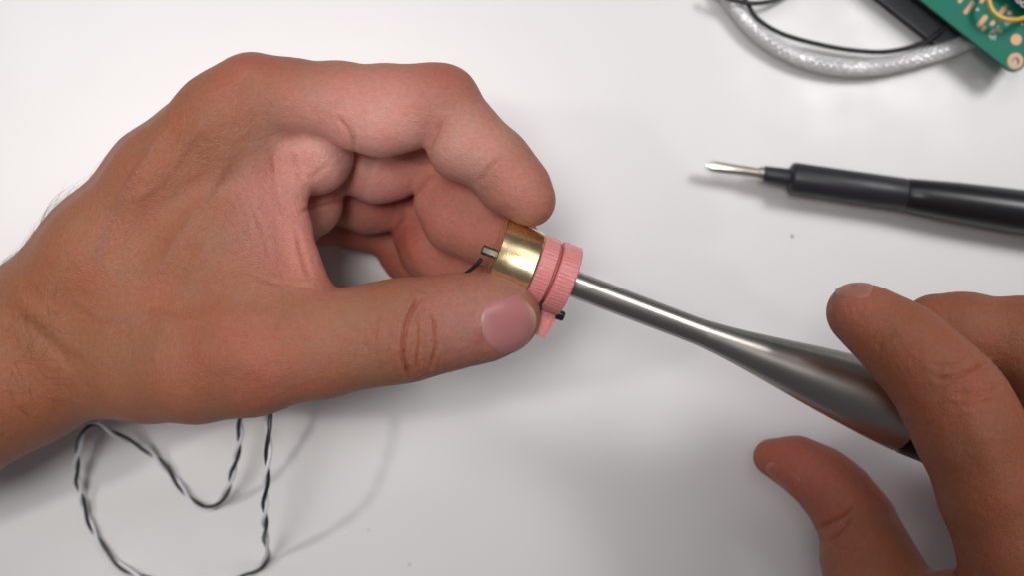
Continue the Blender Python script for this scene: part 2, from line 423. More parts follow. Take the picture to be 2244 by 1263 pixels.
# fingers
fing = F.sub()
def finger(nodes, pads=()):
    g = F.sub(); g.chain(nodes, 3.0)
    for pd in pads: g.chain(pd, 1.5)
    fing.merge(g, .5)
finger([(590, 325, 46, 9.6), (730, 335, 44, 8.8), (860, 326, 46, 8.8), (960, 346, 48, 8.5), (1032, 436, 52, 8.8), (1100, 515, 54.5, 8.0), (1150, 580, 55, 7)],
       [[(790, 352, 45, 9.6), (832, 360, 46, 10.2), (866, 364, 47, 8.6)], [(974, 444, 50, 8.0), (1004, 478, 52, 9.2), (1050, 508, 54, 8.2)]])
finger([(610, 400, 28, 9.5), (730, 412, 25, 8.8), (840, 408, 27, 8.8), (916, 420, 29, 8.2), (970, 510, 32, 8.5), (1040, 612, 36, 8.2)],
       [[(772, 428, 26, 9.2), (812, 434, 27, 9.8), (842, 440, 28, 8.4)], [(924, 512, 30, 8.0), (946, 544, 32, 9.0), (985, 590, 34, 8.6)]])
finger([(620, 455, 13, 9), (700, 466, 10.5, 8.8), (785, 478, 10, 8.6), (850, 492, 10, 8.0), (900, 556, 10, 8.2), (980, 650, 11, 7.4)])
palm.merge(fing, 1.6)
fing = F.sub()
finger([(556, 206, 68, 9.4), (640, 214, 69, 9.0), (740, 220, 70, 9.0), (850, 226, 71, 9.0), (930, 222, 72, 8.5), (970, 222, 72.5, 8.4), (1027, 297, 73, 7.8), (1088, 351, 73, 7.5), (1117, 387, 73, 7.1), (1144, 418, 73, 6.8), (1164, 444, 73, 5.8)],
       [[(778, 250, 70, 8.9), (835, 262, 71, 9.0), (884, 256, 71.5, 8.6)], [(1000, 300, 72, 7.8), (1014, 322, 72.5, 8.3), (1040, 340, 72.5, 7.4)], [(1090, 390, 72, 6.3), (1110, 405, 72, 6.8), (1138, 419, 72, 6.6)]])
palm.merge(fing, 2.6)
palm.blur()
creases = [
    ([(918, 655), (898, 690), (886, 735), (884, 785), (897, 826)], 4.0, 1.1, 62, .9),
    ([(945, 682), (954, 720), (955, 760), (944, 806)], 3.4, .65, 62, .65),
    ([(918, 690), (920, 740), (914, 790), (920, 818)], 3.0, .5, 62, .5),
    ([(828, 690), (822, 730), (826, 780), (842, 824)], 4, .25, 62, .2),
    ([(800, 690), (796, 730), (802, 765)], 4, .18, 62, .12),
    ([(870, 665), (858, 720), (856, 780), (866, 822)], 3, .18, 62, .15),
    # index finger joints
    ([(742, 258), (764, 286), (778, 328)], 4.5, .45, 60, .35),
    ([(972, 262), (958, 290), (942, 326)], 4.5, .4, 60, .3),
    ([(1096, 346), (1072, 370), (1046, 400)], 4.5, .4, 60, .3),
    # palm side of middle, ring
    ([(945, 385), (920, 408), (898, 436)], 4, .3, 40, .25),
    ([(884, 470), (866, 494), (852, 512)], 4, .3, 24, .25),
    # palm
    ([(640, 340), (650, 372), (664, 388)], 5, .4, 50, .2),
    ([(664, 388), (690, 384), (716, 362)], 5, .15, 50, .1),
    ([(660, 462), (700, 452), (752, 438)], 4, .5, 38, .3),
    ([(650, 510), (662, 560), (678, 610)], 5, .5, 62, .35),
    ([(560, 612), (620, 622), (690, 634)], 4, .2, 66, .08),
    ([(500, 588), (570, 606), (640, 640)], 4, .12, 64, .05),
    ([(545, 440), (575, 500), (590, 560)], 5, .16, 60, .06),
    ([(510, 400), (540, 460), (548, 520)], 5, .14, 60, .05),
    ([(598, 330), (604, 400), (622, 470)], 5, .18, 60, .08),
    ([(30, 690), (80, 730), (150, 790)], 16, .55, 50, .05),
]
for _ in range(34):       # fine wrinkles fanning over the web and thumb base
    x, y = rng.uniform(470, 650), rng.uniform(330, 610); a = math.radians(rng.normal(62, 14)); l = rng.uniform(20, 55)
    creases.append(([(x, y), (x + l * .5 * math.cos(a) + rng.normal(0, 3), y + l * .5 * math.sin(a)), (x + l * math.cos(a), y + l * math.sin(a))], rng.uniform(2.5, 4), rng.uniform(.025, .07), 58, .04))
for _ in range(16):       # index finger: knuckle wrinkles over the middle joint, fine lines at the folds
    x, y = rng.normal(975, 22), rng.uniform(150, 215); l = rng.uniform(16, 40); a = math.radians(rng.normal(118, 10))
    creases.append(([(x, y), (x + l * .5 * math.cos(a) + rng.normal(0, 2), y + l * .5 * math.sin(a)), (x + l * math.cos(a), y + l * math.sin(a))], rng.uniform(2.2, 3.2), rng.uniform(.06, .15), 60, .10))
for (x0, y0, x1, y1) in ((735, 250, 758, 300), (760, 258, 782, 310), (980, 262, 956, 318), (962, 258, 938, 312), (1105, 352, 1062, 398), (1086, 342, 1052, 384)):
    creases.append(([(x0, y0), ((x0 + x1) / 2 + 3, (y0 + y1) / 2), (x1, y1)], 2.8, .18, 60, .15))
for _ in range(26):       # cross wrinkles on the thumb knuckle
    x, y = rng.normal(900, 42), rng.uniform(660, 800); l = rng.uniform(18, 50)
    creases.append(([(x, y), (x + rng.normal(0, 4), y + l * .5), (x + rng.normal(0, 6), y + l)], rng.uniform(2, 3), rng.uniform(.12, .28), 66, .18))
ridges = [([(250, 555), (300, 440), (370, 350), (470, 250)], 16, .42, 40), ([(300, 640), (410, 480), (520, 310)], 20, .36, 40),
          ([(170, 560), (230, 470), (330, 350)], 14, .35, 35), ([(400, 640), (470, 500), (545, 380)], 15, .3, 50),
          ([(320, 360), (350, 300), (372, 270)], 22, .9, 30), ([(500, 170), (540, 150), (600, 150)], 30, .8, 50),
          ([(1050, 720), (1112, 705), (1180, 688)], 42, -.7, 62), ([(1100, 636), (1072, 650), (1056, 690), (1050, 735), (1055, 766), (1092, 776)], 7, .22, 62), ([(470, 760), (540, 790), (600, 800)], 36, .7, 60), ([(250, 720), (420, 700), (620, 690)], 18, .3, 60)]
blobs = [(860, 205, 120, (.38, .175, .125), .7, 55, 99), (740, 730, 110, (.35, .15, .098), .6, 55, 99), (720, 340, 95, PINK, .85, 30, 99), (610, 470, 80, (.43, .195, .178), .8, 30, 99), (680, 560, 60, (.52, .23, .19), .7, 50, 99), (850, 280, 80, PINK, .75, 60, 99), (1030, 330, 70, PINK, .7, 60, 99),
         (1130, 430, 60, (.56,.235,.19), .8, 60, 99), (860, 400, 80, (.60,.30,.265), .9, 40, 66), (1000, 480, 110, (.46,.175,.14), .8, 30, 66), (900, 520, 130, (.37,.115,.085), .8, 5, 45),  # last one: ring and little finger, redder skin with some shade painted in
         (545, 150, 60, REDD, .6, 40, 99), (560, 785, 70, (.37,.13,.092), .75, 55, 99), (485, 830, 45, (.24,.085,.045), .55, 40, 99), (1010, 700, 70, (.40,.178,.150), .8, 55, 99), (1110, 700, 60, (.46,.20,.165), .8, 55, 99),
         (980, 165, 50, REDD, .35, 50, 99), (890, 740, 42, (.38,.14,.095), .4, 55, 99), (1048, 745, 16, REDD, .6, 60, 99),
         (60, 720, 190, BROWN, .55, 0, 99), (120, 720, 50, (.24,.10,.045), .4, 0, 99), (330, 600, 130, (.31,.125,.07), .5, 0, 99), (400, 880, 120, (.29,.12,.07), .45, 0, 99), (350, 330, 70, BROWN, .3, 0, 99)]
veins = [([(205, 590), (228, 520), (262, 440), (318, 352), (362, 300)], 8, .30, 40, .30), ([(262, 440), (330, 420), (392, 350), (440, 270)], 7, .2, 40, .2),
         ([(330, 620), (392, 520), (452, 440), (500, 350)], 9, .22, 50, .2), ([(150, 650), (240, 700), (340, 690), (430, 720)], 8, .2, 50, .18), ([(392, 520), (470, 545), (540, 520)], 7, .14, 50, .14)]
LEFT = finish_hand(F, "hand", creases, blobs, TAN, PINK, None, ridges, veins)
tag(LEFT, "bare left hand with curled fingers pinching the brass motor against its thumb", "hand")
make_nail(F, LEFT, 1115, 705, math.radians(-13), 6.6, 7.0, (.02, -.10, 1), 78, [(.47, .185, .185), (.49, .23, .215), (.50, .34, .22)], lift=.16)

# fine hairs on the wrist
def hairs(F, hand, spots, name="arm_hair"):
    bm = bmesh.new(); p = np.array([PX(*q[:3]) for q in spots])
    for _ in range(25): p = p - F.normal(p) * np.clip(F.sample(p), -1.5, 1.5)[:, None] * .8
    nn = F.normal(p)
    for i, (px, py, z, dx, dy, ln) in enumerate(spots):
        n = nn[i]; t = np.array([dx, -dy, 0.0]); t -= n * t.dot(n); t /= np.linalg.norm(t) + 1e-6
        side = np.cross(n, t) * rng.normal(0, .35)
        path = [p[i] - n * .3 + (t + side * s) * ln * s + n * (ln * (.5 * s - .45 * s * s)) for s in np.linspace(0, 1, 6)]
        tube_bm(path, np.linspace(.034, .012, 6), 3, bm)
    o = from_bm(name, bm, HAIR, hand); o["kind"] = "stuff"; return o
sp = []
for _ in range(90):
    t = rng.uniform(); sp.append((130 * (1 - t) + 250 * t - 140 + rng.normal(0, 25), 600 - 190 * t + rng.normal(0, 30) - 30, rng.uniform(35, 62), rng.normal(-.15, .5), rng.normal(-.8, .4), rng.uniform(4, 11)))
for _ in range(70):
    sp.append((rng.uniform(0, 140), rng.uniform(600, 930), rng.uniform(64, 72), rng.normal(.3, .5), rng.normal(.7, .4), rng.uniform(3, 7)))
hairs(F, LEFT, sp)

# ---- the right hand
G = Field([52, -150, 20], [220, 26, 125], .65)
G.chain([(1900, 1230, 60, 9.6), (1945, 1330, 66, 11.5), (2050, 1480, 74, 14), (2200, 1700, 78, 17)], 6)
G.chain([(2250, 1290, 90, 12), (2260, 1450, 88, 13), (2330, 1750, 80, 15)], 6)
G.chain([(2330, 1250, 84, 12), (2380, 1450, 80, 13), (2430, 1750, 74, 15)], 6)
G.tri((2010, 1440, 72), (2250, 1390, 84), (2300, 1700, 78), 11, 9)
G.tri((2190, 1400, 80), (2400, 1300, 74), (2350, 1700, 72), 12, 9)
G.chain([(2010, 1370, 72, 5), (2080, 1310, 78, 4.5), (2170, 1320, 86, 8)], 6)
gt = G.sub()
gt.chain([(1690, 1003, 44, 4.8), (1745, 1017, 46, 6.4), (1800, 1050, 48, 7.5), (1842, 1092, 50, 8.3), (1880, 1150, 53, 9.2), (1905, 1230, 58, 10.2), (1945, 1330, 66, 11.5)], 4)
G.merge(gt, 6)
gf = G.sub()
gf.chain([(1872, 683, 84, 6.4), (1905, 702, 85, 7.3), (1970, 748, 87, 8.8), (2010, 785, 88, 9.2), (2060, 838, 89, 10.3), (2100, 895, 90, 11.4), (2132, 960, 91, 11.6), (2180, 1080, 91, 12.0), (2225, 1200, 91, 12.2), (2255, 1300, 90, 12.6)], 4)
G.merge(gf, 5)
gm = G.sub()
gm.chain([(2045, 712, 70, 7.4), (2110, 728, 70, 9), (2250, 752, 71, 10.6), (2340, 850, 74, 11), (2360, 1000, 78, 11.5), (2340, 1260, 83, 12)], 4)
G.merge(gm, 1.0)
gr = G.sub(); gr.chain([(2190, 800, 56, 7.4), (2300, 820, 56, 9.4), (2440, 900, 62, 10.6), (2480, 1060, 72, 11.5), (2440, 1280, 78, 12)], 4); G.merge(gr, .8)
gp = G.sub(); gp.chain([(2330, 930, 42, 6.6), (2440, 960, 43, 8.2), (2540, 1040, 50, 9.4), (2560, 1160, 62, 10.5), (2520, 1330, 72, 11)], 4); G.merge(gp, .8)
G.chain([(2300, 1280, 86, 12), (2420, 1290, 79, 12), (2520, 1340, 72, 11)], 6)
G.tri((2380, 1400, 76), (2520, 1350, 70), (2420, 1750, 70), 12, 8)
G.blur()
creases_r = [
    ([(2052, 832), (2090, 828), (2130, 812), (2160, 795)], 4, .7, 70, .8),
    ([(2040, 800), (2075, 800), (2110, 788)], 3.5, .35, 70, .4),
    ([(2085, 868), (2140, 866), (2190, 848)], 4, .4, 70, .35),
    ([(2090, 890), (2140, 890), (2180, 878)], 5, .22, 70, .15),
    ([(1796, 1158), (1825, 1140), (1852, 1125), (1866, 1108)], 4.5, .75, 30, .8),
    ([(1812, 1188), (1840, 1165), (1862, 1135)], 4.5, .65, 30, .8),
    ([(1960, 735), (1935, 750), (1920, 772)], 6, .3, 60, .15),
]
for _ in range(22):       # fine wrinkles over the right index joint
    x, y = rng.uniform(2040, 2150), rng.uniform(785, 900); l = rng.uniform(20, 55); a = math.radians(rng.normal(-14, 9))
    creases_r.append(([(x, y), (x + l * .5 * math.cos(a), y + l * .5 * math.sin(a) + rng.normal(0, 3)), (x + l * math.cos(a), y + l * math.sin(a))], rng.uniform(2.6, 3.6), rng.uniform(.08, .18), 70, .12))
ridges_r = [([(2110, 860), (2150, 960), (2200, 1080)], 30, .5, 60), ([(2060, 780), (2110, 820), (2160, 850)], 34, .5, 60)]
TAN_R = (.30, .108, .055)
blobs_r = [(1860, 660, 60, (.42, .165, .12), .7, 0, 130), (1760, 1010, 110, (.46, .13, .095), .85, 0, 62), (1860, 1150, 90, (.33, .11, .075), .6, 0, 70), (2150, 830, 70, (.37, .155, .10), .4, 60, 130)]
RIGHT = finish_hand(G, "hand", creases_r, blobs_r, TAN_R, PINK, None, ridges_r)
tag(RIGHT, "bare right hand reaching over the steel screwdriver with index finger and thumb apart", "hand")
make_nail(G, RIGHT, 1884, 690, math.radians(213), 4.6, 4.6, (-.25, .85, .40), 84, [(.40, .16, .12), (.42, .19, .14), (.46, .25, .17)], lift=.15)
make_nail(G, RIGHT, 1716, 1012, math.radians(196), 4.6, 4.0, (-.15, -.55, .82), 45, [(.40, .135, .105), (.41, .15, .115), (.45, .21, .16)], lift=.06)

# ------------------------------------------------------------------ motor with pink clamp
A0 = PX(1083, 556, 71.5); AXD = PX(1560, 738, 65.0) - A0; AXD /= np.linalg.norm(AXD)
def on_axis(s): return A0 + AXD * s
U = np.cross(AXD, [0, 0, 1.0]); U /= np.linalg.norm(U); V = np.cross(U, AXD)      # U points down in the picture
BRASS, nt, b = mat("polished_brass", (.80, .66, .40), .34, 1.0)
tc, nz = noise_rough(nt, b, 300, .23, .31)
n2 = node(nt, "ShaderNodeTexNoise", i_Scale=900.0, i_Detail=5.0); nt.links.new(tc.outputs["Object"], n2.inputs["Vector"])
rp = node(nt, "ShaderNodeValToRGB"); rp.color_ramp.elements[0].position = .17; rp.color_ramp.elements[1].position = .27
rp.color_ramp.elements[0].color = (.30, .19, .06, 1); rp.color_ramp.elements[1].color = (.80, .65, .38, 1)
nt.links.new(n2.outputs[0], rp.inputs[0]); nt.links.new(rp.outputs[0], b.inputs["Base Color"])
PINKP, nt, b = mat("pink_printed_plastic", (.74, .28, .27), .24, Subsurface_Weight=.6, Subsurface_Scale=.003)
tc = node(nt, "ShaderNodeTexCoord"); n2 = node(nt, "ShaderNodeTexNoise", i_Scale=2200.0, i_Detail=3.0); nt.links.new(tc.outputs["Object"], n2.inputs["Vector"])
add_bump(nt, b, n2.outputs[0], .6, .0002)
DARKM, _, _ = mat("dark_steel", (.16, .155, .145), .45, 1.0)
BLACKP, _, _ = mat("black_plastic", (.012, .012, .014), .32)

MOT = empty("motor", M(1120, 570, 60)); tag(MOT, "small brass cylinder motor with pink printed clamp held between thumb and index finger", "motor")
R = 9.1
from_bm("brass_casing", lathe_bm(on_axis(0), on_axis(10), [(0, R - .9), (0, R - .25), (.25, R), (9.35, R), (9.55, R + .12), (9.75, R + .02), (9.8, R - .6)], 96), BRASS, MOT)
# rear pin with a slot
bm = lathe_bm(on_axis(-3.2), on_axis(.2), [(0, .95), (.25, 1.2), (3.4, 1.2)], 6); from_bm("rear_pin", bm, DARKM, MOT, smooth=False)
def ribbed(s0, s1, r, name, seg=112, lines=.03, open_from=None, open_to=None, inner=3.6):
    """printed ring: every layer line is a small facet step; optionally an open C (angles in rad)"""
    bm = bmesh.new(); rings = []; full = open_from is None
    a0, a1 = (0, 2 * math.pi) if full else (open_to, open_from + 2 * math.pi)
    n = seg; cnt = n if full else n + 1
    prof = [(s0, inner), (s0, r - .35), (s0 + .3, r), (s1 - .3, r), (s1, r - .35), (s1, inner)]
    for k in range(cnt):
        a = a0 + (a1 - a0) * k / n; ring = []
        for i, (s, rr) in enumerate(prof):
            w = (lines * (1 if k % 2 else -1) + rng.normal(0, .02)) if 0 < i < 5 else 0
            ring.append(bm.verts.new((on_axis(s) + (rr + w) * (math.cos(a) * U + math.sin(a) * V)) / 1000))
        rings.append(ring)
    m = len(prof)
    for k in range(n):
        A, B = rings[k], rings[(k + 1) % cnt]
        for i in range(m): bm.faces.new((A[i], A[(i + 1) % m], B[(i + 1) % m], B[i]))
    if not full: bm.faces.new(rings[0]); bm.faces.new(rings[-1][::-1])
    bmesh.ops.recalc_face_normals(bm, faces=bm.faces)
    return from_bm(name, bm, PINKP, MOT, smooth=False)
ribbed(9.9, 14.2, 8.75, "clamp_ring")
ribbed(14.2, 15.0, 7.4, "clamp_neck", lines=0)
ribbed(15.0, 19.8, 8.9, "clamp_disc")
def block(name, s0, s1, u0, u1, v0, v1, m, bev=.35, skew=0):
    bm = bmesh.new(); bmesh.ops.create_cube(bm, size=1)
    for v in bm.verts:
        s = s0 + (v.co.x + .5) * (s1 - s0); uu = u0 + (v.co.y + .5) * (u1 - u0); vv = v0 + (v.co.z + .5) * (v1 - v0)
        v.co = (on_axis(s + skew * (v.co.y + .5)) + U * uu + V * vv) / 1000
    bmesh.ops.bevel(bm, geom=bm.edges[:], offset=bev / 1000, segments=2, affect='EDGES')
    return from_bm(name, bm, m, MOT)
block("clamp_tab", 13.2, 19.7, 6.6, 14.3, -4.6, 1.2, PINKP, .6, -1.3)
block("clamp_slit", 14.35, 14.95, 7.2, 9.0, .5, 3.6, BLACKP, .1)
d0 = on_axis(19.3) + U * 8.4 + V * 1.4
from_bm("clamp_screw", lathe_bm(d0, d0 + AXD * 2.1, [(0, 1.25), (1.7, 1.25), (2.0, 1.05), (2.05, .5), (1.4, .5)], 20), BLACKP, MOT)

# ------------------------------------------------------------------ steel screwdriver
STEEL, nt, b = mat("brushed_steel", (.47, .435, .405), .3, 1.0)
noise_rough(nt, b, 90, .29, .35)
DRV = empty("steel_screwdriver", M(1600, 760, 55)); tag(DRV, "brushed steel screwdriver with flared handle driven into the pink clamp", "screwdriver")
def at_px(px):       # distance along the axis where it passes picture column px
    lo, hi = 0.0, 400.0
    for _ in range(60):
        m = (lo + hi) / 2
        if to_px(np.array([on_axis(m)]))[0, 0] < px: lo = m
        else: hi = m
    return lo
s = [at_px(x) for x in (1500, 1560, 1620, 1700, 1780, 1860, 1930, 1985)]
prof = [(19.5, 3.35), (s[0], 3.35), (s[1], 3.65), (s[2], 4.45), (s[3], 5.9), (s[4], 7.5), (s[5], 8.9), (s[6], 10.0), (s[7], 10.7)]
pc = catmull([np.array(p) for p in prof], 6)
from_bm("shaft", lathe_bm(A0, A0 + AXD, [(19.5, 3.35)] + [tuple(p) for p in pc if p[0] > s[0] - 1 and p[0] <= s[7]], 96), STEEL, DRV)
e = s[7]
from_bm("grip_collar", lathe_bm(A0, A0 + AXD, [(e - .5, 10.1), (e + .1, 10.1), (e + 1.2, 10.1), (e + 1.3, 10.6), (e + 1.8, 10.8), (e + 9, 11.0), (e + 9.2, 10.4)], 64), BLACKP, DRV)
# knurled black grip
bm = bmesh.new(); rings = []
for i in range(26):
    ring = []; ss = e + 9.1 + i * 1.1
    for k in range(48):
        a = 2 * math.pi * k / 48; rr = 10.7 + (.35 if (i + k) % 2 else -.1); ring.append(bm.verts.new((on_axis(ss) + rr * (math.cos(a) * U + math.sin(a) * V)) / 1000))
    rings.append(ring)
for i in range(25):
    for k in range(48): bm.faces.new((rings[i][k], rings[i][(k + 1) % 48], rings[i + 1][(k + 1) % 48], rings[i + 1][k]))
bm.faces.new(rings[0][::-1]); bm.faces.new(rings[-1]); bmesh.ops.recalc_face_normals(bm, faces=bm.faces)
from_bm("grip", bm, BLACKP, DRV)

# ------------------------------------------------------------------ twisted pair wire
BLACKW, _, _ = mat("black_wire_insulation", (.015, .015, .017), .38)
WHITEW, _, _ = mat("white_wire_insulation", (.74, .73, .78), .42)
wire_px = [(1052, 566, 71), (1040, 578, 70), (1024, 596, 66), (1000, 625, 56), (930, 690, 44), (820, 740, 34), (700, 790, 28), (600, 850, 30), (530, 905, 28), (526, 960, 24), (508, 1045, 17), (488, 1093, 8), (455, 1115, 3), (420, 1098, 2), (378, 1045, 2), (325, 990, 6),
           (245, 950, 20), (205, 929, 27), (180, 948, 25), (168, 1010, 13), (172, 1065, 6), (192, 1135, 2), (235, 1215, 1.8), (300, 1262, 1.8), (400, 1290, 1.8), (505, 1276, 1.8), (560, 1252, 2), (585, 1222, 6), (582, 1185, 22), (580, 1130, 36), (583, 1060, 42), (588, 980, 45), (588, 912, 46), (600, 850, 46), (640, 800, 46)]
path = catmull([PX(*w) for w in wire_px], 40)
# resample evenly
seg = np.linalg.norm(np.diff(path, axis=0), axis=1); L = np.concatenate([[0], np.cumsum(seg)]); Ls = np.arange(0, L[-1], .35)
path = np.stack([np.interp(Ls, L, path[:, i]) for i in range(3)], 1)
T, N, B = frames(path)
Lf = np.concatenate([[0], np.cumsum(np.linalg.norm(np.diff(path[:, :2], axis=0), axis=1))])
ph = 2 * math.pi * Lf / 15.0 + .6 * np.sin(Ls / 9.0) + 2.2
TW = empty("twisted_wire", M(455, 1115, 0)); tag(TW, "black and white twisted pair wire looping on the table below the left hand", "wire")
rw = .52; amp = .54
for nm, off, mt in (("black_strand", 0, BLACKW), ("white_strand", math.pi, WHITEW)):
    pp = path + amp * (np.cos(ph + off)[:, None] * N + np.sin(ph + off)[:, None] * B)
    pp[:, 2] = np.maximum(pp[:, 2], rw + .05)
    if off: pp = pp[45:]
    from_bm(nm, tube_bm(pp, rw, 9), mt, TW)

# ------------------------------------------------------------------ black precision screwdriver on the table
PEN = empty("precision_screwdriver", M(1900, 430, 0)); tag(PEN, "black precision screwdriver lying on the table with its flat tip bare", "screwdriver")
MATB, nt, b = mat("matte_black_anodised", (.022, .022, .028), .42)
noise_rough(nt, b, 220, .38, .5)
PALE, _, _ = mat("nickel_blade", (.62, .55, .50), .30, 1.0)
p0 = PX(1546, 362, 6.6); p1 = PX(2380, 484, 6.6); dP = (p1 - p0) / np.linalg.norm(p1 - p0)
def pen_s(px): return (PX(px, 0, 6.6)[0] - p0[0]) / dP[0]
from_bm("bit_holder", lathe_bm(p0, p1, [(pen_s(1672), 2.1), (pen_s(1672) + .3, 2.35), (pen_s(1728), 2.6), (pen_s(1735), 3.2)], 48), MATB, PEN)
from_bm("rotating_collar", lathe_bm(p0, p1, [(pen_s(1728), 3.2), (pen_s(1733), 4.3), (pen_s(1738), 4.6), (pen_s(1860), 4.65), (pen_s(1980), 4.75), (pen_s(1983), 4.5)], 64), MATB, PEN)
pr = [(pen_s(x), r) for x, r in ((1983, 4.5), (1986, 4.8), (2030, 5.2), (2090, 5.7), (2170, 6.1), (2260, 6.4), (2380, 6.5), (2500, 6.2), (2510, 5))]
from_bm("handle", lathe_bm(p0, p1, pr, 64), BLACKP, PEN)
# flat blade: round shank ground to a wedge
bm = bmesh.new(); rings = []
side = np.cross(dP, [0, 0, 1.0]); side /= np.linalg.norm(side); upv = np.cross(side, dP)
for (ss, a, bq) in ((0, .35, .2), (.9, .9, .3), (2.2, 1.5, .45), (4.5, 1.6, .8), (8.5, 1.5, 1.35), (12.5, 1.5, 1.5), (pen_s(1672) + .5, 1.5, 1.5)):
    ring = [bm.verts.new((p0 + dP * ss + side * a * math.cos(t) + upv * bq * math.sin(t)) / 1000) for t in np.linspace(0, 2 * math.pi, 17)[:-1]]; rings.append(ring)
for i in range(len(rings) - 1):
    for k in range(16): bm.faces.new((rings[i][k], rings[i][(k + 1) % 16], rings[i + 1][(k + 1) % 16], rings[i + 1][k]))
bm.faces.new(rings[0][::-1]); bm.faces.new(rings[-1]); bmesh.ops.recalc_face_normals(bm, faces=bm.faces)
from_bm("blade", bm, PALE, PEN)
from_bm("bit_ferrule", lathe_bm(p0, p1, [(pen_s(1662), 1.5), (pen_s(1663), 2.05), (pen_s(1674), 2.05)], 32), PALE, PEN)

# ------------------------------------------------------------------ cables at the top
CLEAR, nt, b = mat("clear_cable_jacket", (.90, .90, .90), .10, Alpha=.22)
BRAID, nt, b = mat("tinned_braid", (.90, .89, .90), .42, .65)
tc = node(nt, "ShaderNodeTexCoord"); n2 = node(nt, "ShaderNodeTexVoronoi", i_Scale=700.0); nt.links.new(tc.outputs["Object"], n2.inputs["Vector"]); add_bump(nt, b, n2.outputs["Distance"], .25, .0006)
cab = catmull([PX(*q) for q in ((1500, -130, 3), (1560, -60, 3), (1605, 8, 3), (1660, 72, 3), (1740, 122, 3), (1830, 147, 3), (1920, 147, 3.2), (2010, 128, 3.4), (2090, 103, 3.4), (2160, 68, 3.2), (2240, 20, 3), (2320, -40, 3))], 16)
CB = empty("shielded_cable", M(1830, 147, 0)); tag(CB, "thick clear jacketed cable with silver braid curving towards the circuit board", "cable")
from_bm("clear_jacket", tube_bm(cab, 2.75, 20), CLEAR, CB)
# braid: woven strands, two directions
seg = np.linalg.norm(np.diff(cab, axis=0), axis=1); L = np.concatenate([[0], np.cumsum(seg)]); Ls = np.arange(0, L[-1], .5)
cp = np.stack([np.interp(Ls, L, cab[:, i]) for i in range(3)], 1); T, N, B = frames(cp)
bm = bmesh.new(); tube_bm(cp[::3], 1.85, 12, bm)
for k in range(16):
    sg = 1 if k % 2 else -1; a = 2 * math.pi * (k // 2) / 8 + sg * Ls / 2.6
    rr = 2.02 + .16 * np.sin(Ls * 3.0 + k * math.pi / 2)
    tube_bm(cp + rr[:, None] * (np.cos(a)[:, None] * N + np.sin(a)[:, None] * B), .22, 4, bm)
o = from_bm("braid", bm, BRAID, CB); o["kind"] = "stuff"
def thin_wire(name, pts, r, m, label):
    o = from_bm(name, tube_bm(catmull([PX(*q) for q in pts], 14), r, 10), m); tag(o, label, "wire"); return o
thin_wire("black_wire", [(1580, -90, 4), (1612, -45, 4), (1637, 5, 5), (1662, 42, 5), (1715, 74, 4), (1800, 98, 3), (1880, 111, 3), (1950, 112, 3.5), (2020, 94, 4.5), (2066, 62, 5.5), (2088, 25, 6), (2097, -10, 6), (2095, -60, 6)], .72, BLACKW,
          "thin black wire sagging in a long curve between clear cable and circuit board")
thin_wire("black_wire", [(1560, -20, 6.2), (1600, -4, 6.6), (1640, 6, 6.8), (1680, 4, 5), (1720, -10, 4), (1780, -50, 3)], .72, BLACKW,
          "short black wire arc at the top edge crossing the clear cable")

# ------------------------------------------------------------------ circuit board
GREEN, nt, b = mat("green_solder_mask", (.001, .150, .095), .45, Specular_IOR_Level=.2)
tc, nz = noise_rough(nt, b, 120, .36, .48); color_var(nt, b, nz.outputs[0], (.0005, .165, .105), (.001, .205, .135))
COPPER, _, _ = mat("bare_copper_gold", (.46, .27, .16), .45, .5)
SILK, _, _ = mat("white_silkscreen", (.72, .74, .72), .6)
FR4, _, _ = mat("dark_board_edge", (.02, .03, .025), .6)
YEL, _, _ = mat("yellow_wire_insulation", (.80, .47, .05), .35)
CAN, nt, b = mat("nickel_can", (.50, .46, .42), .42, .9)
tc, nz = noise_rough(nt, b, 300, .35, .5)
DKG, _, _ = mat("shade_slab_grey", (.10, .105, .115), .5)
ZB = 11.0
PCB = empty("circuit_board", M(2225, 133, 0)); tag(PCB, "green circuit board with bare copper pads in the top right corner", "circuit board")
corner = PX(2228, 166, ZB); e1 = PX(2005, -4, ZB) - PX(2200, 150, ZB); e1 /= np.linalg.norm(e1); e2 = np.array([-e1[1], e1[0], 0.0]); 
if e2[0] < 0: e2 = -e2
hole = PX(2225, 133, ZB)
# board outline: a rounded rectangle with a drilled hole
def bd(a, c, z): return (corner + e1 * a + e2 * c + np.array([0, 0, z - ZB])) / 1000
W1, W2, RC = 75.0, 50.0, 3.2
out = [(RC - RC * math.cos(t), RC - RC * math.sin(t)) for t in np.linspace(math.pi / 2, 0, 9)] 
out = [(RC - RC * math.sin(t), RC - RC * math.cos(t)) for t in np.linspace(0, math.pi / 2, 9)] + [(0, W2), (W1, W2), (W1, 0)]
ha, hc = (hole - corner) @ e1, (hole - corner) @ e2
hr = 1.25
bm = bmesh.new()
for z, flip in ((ZB, False), (ZB - 1.6, True)):
    vo = [bm.verts.new(bd(a, c, z)) for a, c in out]; vh = [bm.verts.new(bd(ha + hr * math.cos(t), hc + hr * math.sin(t), z)) for t in np.linspace(0, 2 * math.pi, 25)[:-1]]
    eds = [bm.edges.new((vo[i], vo[(i + 1) % len(vo)])) for i in range(len(vo))] + [bm.edges.new((vh[i], vh[(i + 1) % 24])) for i in range(24)]
    bmesh.ops.triangle_fill(bm, use_beauty=True, use_dissolve=False, edges=eds)
    if not flip: to, th = vo, vh
    else: bo, bh = vo, vh
side_f = []
for i in range(len(to)): side_f.append(bm.faces.new((to[i], to[(i + 1) % len(to)], bo[(i + 1) % len(to)], bo[i])))
for i in range(24): side_f.append(bm.faces.new((th[i], th[(i + 1) % 24], bh[(i + 1) % 24], bh[i])))
for f in side_f: f.material_index = 1
bmesh.ops.recalc_face_normals(bm, faces=bm.faces)
